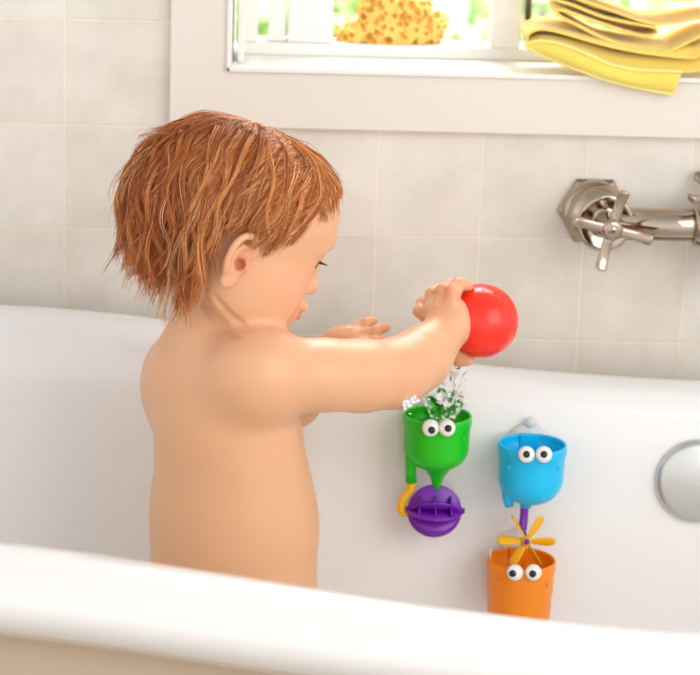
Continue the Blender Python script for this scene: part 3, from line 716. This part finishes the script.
tint(P(400, 372, -.30), .016, (240, 160, 120), .45)
for p in ((373, 320, -.204), (386, 327, -.208), (380, 341, -.212), (467, 285, -.212), (420, 305, -.198), (461, 361, -.206), (456, 282, -.222), (445, 286, -.215)): tint(P(*p), .0045, (236, 140, 116), .45)
tint(P(448, 303, -.235), .010, (238, 160, 130), .4)
set_color(me, 'tint', col)
fin('body', me, M['skin'], per)
# eyes with iris
m = M['eye'] = mat('eyeball', (238, 236, 234), .12)
t = nd(m, 'ShaderNodeTexCoord'); ln = nd(m, 'ShaderNodeVectorMath', operation='DISTANCE'); ln.inputs[1].default_value = (1, 0, 0); rmp = nd(m, 'ShaderNodeValToRGB')
sc1 = nd(m, 'ShaderNodeVectorMath', operation='SCALE'); sc1.inputs['Scale'].default_value = 1/.0118
lk(m, t, 'Object', sc1, 0); lk(m, sc1, 0, ln, 0); lk(m, ln, 'Value', rmp, 'Fac'); lk(m, rmp, 'Color', bsdf(m), 'Base Color')
rmp.color_ramp.elements[0].position = .0; rmp.color_ramp.elements[0].color = (.005, .005, .005, 1); rmp.color_ramp.elements[1].position = .62; rmp.color_ramp.elements[1].color = lin((236, 232, 228))
for pos, cc in ((.22, (6, 6, 6)), (.25, (70, 84, 92)), (.50, (96, 112, 122)), (.56, (40, 44, 48))):
    e_ = rmp.color_ramp.elements.new(pos); e_.color = lin(cc)
for i, (x, y, z) in enumerate(EC):
    me = bpy.data.meshes.new('eye'); bm = bmesh.new(); bmesh.ops.create_uvsphere(bm, u_segments=40, v_segments=24, radius=.0118); bm.to_mesh(me); bm.free()
    o = bpy.data.objects.new('eye', me); COL.objects.link(o); me.materials.append(M['eye']); me.shade_smooth()
    hm = Matrix(HR.tolist()).to_4x4() @ Matrix.Rotation(rad(-16), 4, 'Z') @ Matrix.Rotation(rad(14), 4, 'Y'); hm.translation = Vector(H(x, y, z)); o.matrix_world = hm; parent(o, per)
    la = MB()
    for k in range(26):
        a = rad(-58+116*k/25); r0 = ER*1.04
        p0 = np.array([x+r0*.97*math.cos(a), y+r0*.97*math.sin(a), z+.0026]); d = np.array([math.cos(a*.9), math.sin(a*1.1), 0])
        la.tube([H(*p0), H(*(p0+d*.0038+[0, 0, -.0014])), H(*(p0+d*.0070+[0, 0, -.0010]))], [.00042, .0003, .00008], 5)
    la.build('eyelashes', M['lash'], per)

#SECTION hair
# ------------------------------------------------------------------ hair
def thr(phi):
    return np.interp(phi, [0, 25, 40, 52, 62, 70, 80, 95, 104, 114, 135, 180], [.62, .59, .47, .29, -.02, -.24, -.17, -.12, -.18, -.50, -.66, -.72])
EL = np.array([.0845, .0680, .0690]); EO = np.array([0, 0, .003])
crown = np.array([.02, .10, 1.0]); crown /= np.linalg.norm(crown)
hr = np.random.default_rng(21)
down_l = HR.T @ np.array([0, 0, -1.0])
def on_scalp(d, off): return EO+d*(EL+off)
nsteps = 18
guides = []; groots = []
while len(guides) < 1230:
    d = hr.normal(size=3) if len(guides) < 950 else crown+hr.normal(size=3)*.16
    d /= np.linalg.norm(d)
    phi = math.degrees(math.atan2(abs(d[1]), d[0]))
    if d[2] < thr(phi)+hr.uniform(.0, .04): continue
    if len(guides) % 3 == 0 and d[2] < .5: continue
    side = 1 if d[1] > 0 else -1
    back = np.clip((phi-80)/50, 0, 1)
    lift = .0022+hr.uniform()**1.5*(.0045+.012*back)
    wa = hr.uniform(.0010, .0036)+.0095*back*hr.uniform(); wf = hr.uniform(1.6, 3.6)*math.pi; wp = hr.uniform(0, 6.28)
    flick = phi > 125 and hr.uniform() < .22
    rndt = hr.normal(size=3)*.33+(np.array([-1.0, 0, 0]) if hr.uniform() < .16 else 0); b2 = np.clip((phi-112)/50, 0, 1); stopz = (HC[2]+hr.uniform(-.035, .03)) if flick else (HC[2]-hr.uniform(.055, .090)*(1-.42*b2)); curl = hr.normal()*.9; cut = hr.uniform(-.16, .04) if phi > 45 else hr.uniform(-.07, .03); st = .0062
    pos = on_scalp(d, .001); vel = None; path = [pos.copy()]; cutn = 30 if hr.uniform() < .72 else hr.integers(9, 18)
    for i in range(30):
        q = (pos-EO)/EL; rq = np.linalg.norm(q); dn = q/rq; n_ = dn/EL; n_ /= np.linalg.norm(n_)
        aw = dn*(dn@crown)-crown; aw /= np.linalg.norm(aw)+1e-6
        ph = math.degrees(math.atan2(abs(dn[1]), dn[0]))
        dirv = aw*.8-crown*.5+down_l*.35+rndt
        if ph < 50: dirv += np.array([.45, 0, .05])
        elif ph < 128: dirv += np.array([-.85, 0, -.05])*min(1, (128-ph)/22)
        tan = dirv-n_*(dirv@n_); tan /= np.linalg.norm(tan)+1e-6
        dist = (rq-1)*EL.mean(); want = lift*min(1, (i+1)/7)*(.40+.60*np.clip((.55-dn[2])/.8, 0, 1))
        if dn[2] < -.25 and ph > 100:
            wv = (HR @ pos+HC)[2]; g_ = down_l*1.0+n_*(.35*back*(.5+curl*.6)); tan = tan*.45+g_*.55; tan /= np.linalg.norm(tan)
        vel = tan if vel is None else vel*.45+tan*.55; vel /= np.linalg.norm(vel)
        pos = pos+vel*st
        q = (pos-EO)/EL; rq = np.linalg.norm(q); dn = q/rq; dist = (rq-1)*EL.mean()
        if dist < want or dn[2] > -.3: 
            pos = EO+dn*(EL+want)
        path.append(pos.copy())
        ph = math.degrees(math.atan2(abs(dn[1]), dn[0]))
        if ph < 108:
            if dn[2] < thr(ph)+cut: break
        elif (HR @ pos+HC)[2] < stopz: break
        if i > cutn: break
    while len(path) < 5: path.append(path[-1]+vel*.003)
    path = np.array(path); m_ = len(path)
    ii = np.linspace(0, m_-1, nsteps+1); path = np.stack([np.interp(ii, np.arange(m_), path[:, k]) for k in range(3)], 1)
    Lh = m_*st; t_ = np.gradient(path, axis=0); t_ /= np.linalg.norm(t_, axis=1)[:, None]+1e-9
    nn = (path-EO)/EL**2; nn /= np.linalg.norm(nn, axis=1)[:, None]; bb = np.cross(nn, t_); ss = np.linspace(0, 1, nsteps+1)[:, None]
    k_ = Lh/.10
    path = path+bb*wa*np.sin(wf*ss*k_+wp)*ss**1.6*1.1+nn*(np.abs(np.sin(wf*ss*k_*.8+wp*1.7))*wa*.8)*ss
    tip = np.clip((ss-.72)/.28, 0, 1)**2
    path = path+bb*tip*curl*.009*back+nn*tip*(.012*hr.uniform(.3, 1) if flick else .007*back*hr.uniform(-1, .9))
    guides.append(path); groots.append(d)
guides = np.array(guides)
S = BODY; gw = guides @ HR.T+HC
wn = np.array([hr.uniform(.0015, .0040) if math.degrees(math.atan2(abs(g_[1]), g_[0])) > 60 else hr.uniform(.0006, .0022) for g_ in groots])[:, None]*np.minimum(1, np.arange(nsteps+1)/5)[None, :]
gw = push_out(gw, wn+.0006); guides = (gw-HC) @ HR
per_c = 17; rows = []; colr = []
base_c = [(176, 96, 44), (200, 122, 60), (218, 148, 84), (236, 182, 124), (134, 66, 30), (248, 210, 166)]; base_p = [.25, .27, .23, .12, .10, .03]
Vh = []; Fh = []; Ch = []; vo = 0
ts = np.linspace(0, 1, nsteps+1)
fac = np.array([(i*3+k, i*3+(k+1) % 3, (i+1)*3+(k+1) % 3, (i+1)*3+k) for i in range(nsteps) for k in range(3)])
def strand(path, r0, r1, c):
    global vo
    t = np.gradient(path, axis=0); t /= np.linalg.norm(t, axis=1)[:, None]+1e-9
    n_ = np.cross(t, [0.3, .9, .2]); n_ /= np.linalg.norm(n_, axis=1)[:, None]+1e-9; b = np.cross(t, n_)
    r = (r0+(r1-r0)*ts**2)[:, None]
    ring_ = np.stack([path+(n_*math.cos(a)+b*math.sin(a))*r for a in (0, 2.094, 4.189)], 1).reshape(-1, 3)
    Vh.append(ring_); Fh.append(fac+vo); vo += len(ring_); Ch.append(np.tile(c, (len(ring_), 1)))
for gi in range(len(guides)):
    G = guides[gi]; n_ = groots[gi]; ccl = hr.choice(len(base_c), p=base_p)
    tw = .0034+.002*hr.uniform()
    e1 = np.cross(n_, [0, 1, .2]); e1 /= np.linalg.norm(e1); e2 = np.cross(n_, e1)
    for k in range(per_c):
        a = hr.uniform(0, 6.28); rr_ = math.sqrt(hr.uniform())*tw; dl = e1*math.cos(a)*rr_+e2*math.sin(a)*rr_+n_*hr.uniform(-.001, .0025)
        sp1 = .80+.15*hr.uniform(); fz = hr.normal(size=3)*.0016; loose = hr.uniform() < .10
        path = G+dl[None, :]*(1-sp1*ts**.7)[:, None]+fz[None, :]*(ts**2)[:, None]
        if loose: path = path+(e1*math.sin(a)+e2*math.cos(a*1.7)+n_*.5)[None, :]*(.0030*np.sin(ts*hr.uniform(3, 8)+a)*ts**.5)[:, None]+hr.normal(size=3)[None, :]*.004*ts[:, None]
        cut = hr.uniform(.8, 1.0)
        if cut < 1: ii = ts*cut*nsteps; path = np.stack([np.interp(ii, np.arange(nsteps+1), path[:, q_]) for q_ in range(3)], 1)
        ci = ccl if hr.uniform() < (.65 if ccl < 3 else .35) else hr.choice(len(base_c), p=base_p)
        c = np.array(lin(base_c[ci])[:3])*hr.uniform(.78, 1.2)*np.array([1.06, .98, .92])
        colr.append(c); rows.append((path @ HR.T)+HC)
rows = np.array(rows); rows = push_out(rows, np.full(rows.shape[:2], .0005), 2)
for i_ in range(len(rows)): strand(rows[i_], .00034, .00012, colr[i_])
# scalp cap under the strands
nu, nv = 72, 48; cv = []; 
capv = []; capf = []; cidx = {}
for j in range(nv+1):
    for i in range(nu):
        th_ = math.pi*j/nv; ph_ = 2*math.pi*i/nu; d = np.array([math.sin(th_)*math.cos(ph_), math.sin(th_)*math.sin(ph_), math.cos(th_)])
        cidx[(j, i)] = len(capv); pd = math.degrees(math.atan2(abs(d[1]), d[0]))
        zt = float(thr(pd))+.07; dd = d.copy(); 
        capv.append(push_out(((HR @ on_scalp(d, .0))+HC)[None], np.array([.0020]))[0])
for j in range(nv):
    for i in range(nu):
        d = math.pi*(j+.5)/nv; ph_ = 2*math.pi*(i+.5)/nu; z_ = math.cos(d); pd = math.degrees(math.atan2(abs(math.sin(ph_)), math.cos(ph_)))
        if z_ > float(thr(pd))+.07: capf.append((cidx[(j, i)], cidx[(j+1, i)], cidx[(j+1, (i+1) % nu)], cidx[(j, (i+1) % nu)]))
Vh.append(np.array(capv)); Fh.append(np.array(capf)+vo); Ch.append(np.tile(np.array(lin((160, 84, 36))[:3]), (len(capv), 1)))
Vh = np.concatenate(Vh); Fh = np.concatenate(Fh); Ch = np.concatenate(Ch)
me = bpy.data.meshes.new('hair'); me.vertices.add(len(Vh)); me.vertices.foreach_set('co', Vh.astype(np.float32).ravel()); me.loops.add(Fh.size); me.loops.foreach_set('vertex_index', Fh.astype(np.int32).ravel())
me.polygons.add(len(Fh)); me.polygons.foreach_set('loop_start', np.arange(0, Fh.size, 4, dtype=np.int32)); me.polygons.foreach_set('loop_total', np.full(len(Fh), 4, np.int32)); me.update(calc_edges=True)
set_color(me, 'strand', Ch); h_ = fin('hair', me, M['hair'], per); h_['label'] = 'wavy auburn hair reaching the nape'

# soap foam at the elbow
S = Solid(P(395, 412, -.32)-.006, P(418, 384, -.28)+.012, .0006); rs = np.random.default_rng(3); fc = P(406, 398, -.300)
for k in range(170): S.ell(fc+rs.normal(size=3)*[.0038, .0022, .0042], (rs.uniform(.0008, .0019),)*3, k=.0005)
fo = fin('soap_foam', S.mesh('soap_foam'), M['foam']); prop(fo, 'small tuft of white soap foam clinging under the child\'s elbow', 'foam', kind='stuff')

#SECTION light
# ------------------------------------------------------------------ light
wd = bpy.data.worlds.new('world'); sc.world = wd; wd.use_nodes = True; nt = wd.node_tree; bg = nt.nodes['Background']
tc = nt.nodes.new('ShaderNodeTexCoord'); sx = nt.nodes.new('ShaderNodeSeparateXYZ'); rp = nt.nodes.new('ShaderNodeValToRGB')
nt.links.new(tc.outputs['Generated'], sx.inputs[0]); nt.links.new(sx.outputs['Z'], rp.inputs['Fac']); nt.links.new(rp.outputs['Color'], bg.inputs['Color'])
ma = nt.nodes.new('ShaderNodeMath'); ma.operation = 'MULTIPLY_ADD'; ma.inputs[1].default_value = .5; ma.inputs[2].default_value = .5; nt.links.new(sx.outputs['Z'], ma.inputs[0]); nt.links.new(ma.outputs[0], rp.inputs['Fac'])
rp.color_ramp.elements[0].position = .1; rp.color_ramp.elements[0].color = (.55, .50, .46, 1); rp.color_ramp.elements[1].position = .95; rp.color_ramp.elements[1].color = (.44, .44, .45, 1)
e_ = rp.color_ramp.elements.new(.56); e_.color = (1.04, 1.03, 1.01, 1)
bg.inputs['Strength'].default_value = 1.2
def area(name, loc, target, size, energy, color=(1, 1, 1), sy=None):
    l = bpy.data.lights.new(name, 'AREA'); l.size = size; l.energy = energy; l.color = color
    if sy: l.shape = 'RECTANGLE'; l.size_y = sy
    o = bpy.data.objects.new(name, l); COL.objects.link(o); o.location = loc; o.rotation_euler = (Vector(target)-Vector(loc)).to_track_quat('-Z', 'Y').to_euler(); return o
area('room_window_light', (1.7, -2.0, 1.75), (.1, -.3, .7), 1.8, 21, (1, .975, .94))
s = bpy.data.lights.new('garden_sun_standin', 'SPOT'); s.energy = 3200; s.spot_size = rad(52); s.shadow_soft_size = .1; so = bpy.data.objects.new('garden_sun_standin', s); COL.objects.link(so); so.location = (.8, 2.2, 5.5); so.rotation_euler = (Vector((.3, 3.2, .3))-Vector((.8, 2.2, 5.5))).to_track_quat('-Z', 'Y').to_euler()  # added spot lamp standing in for sunlight, aimed at the garden only
area('window_daylight', (.3, .55, 1.5), (.25, -.3, .75), .6, 13, (1, 1, 1))
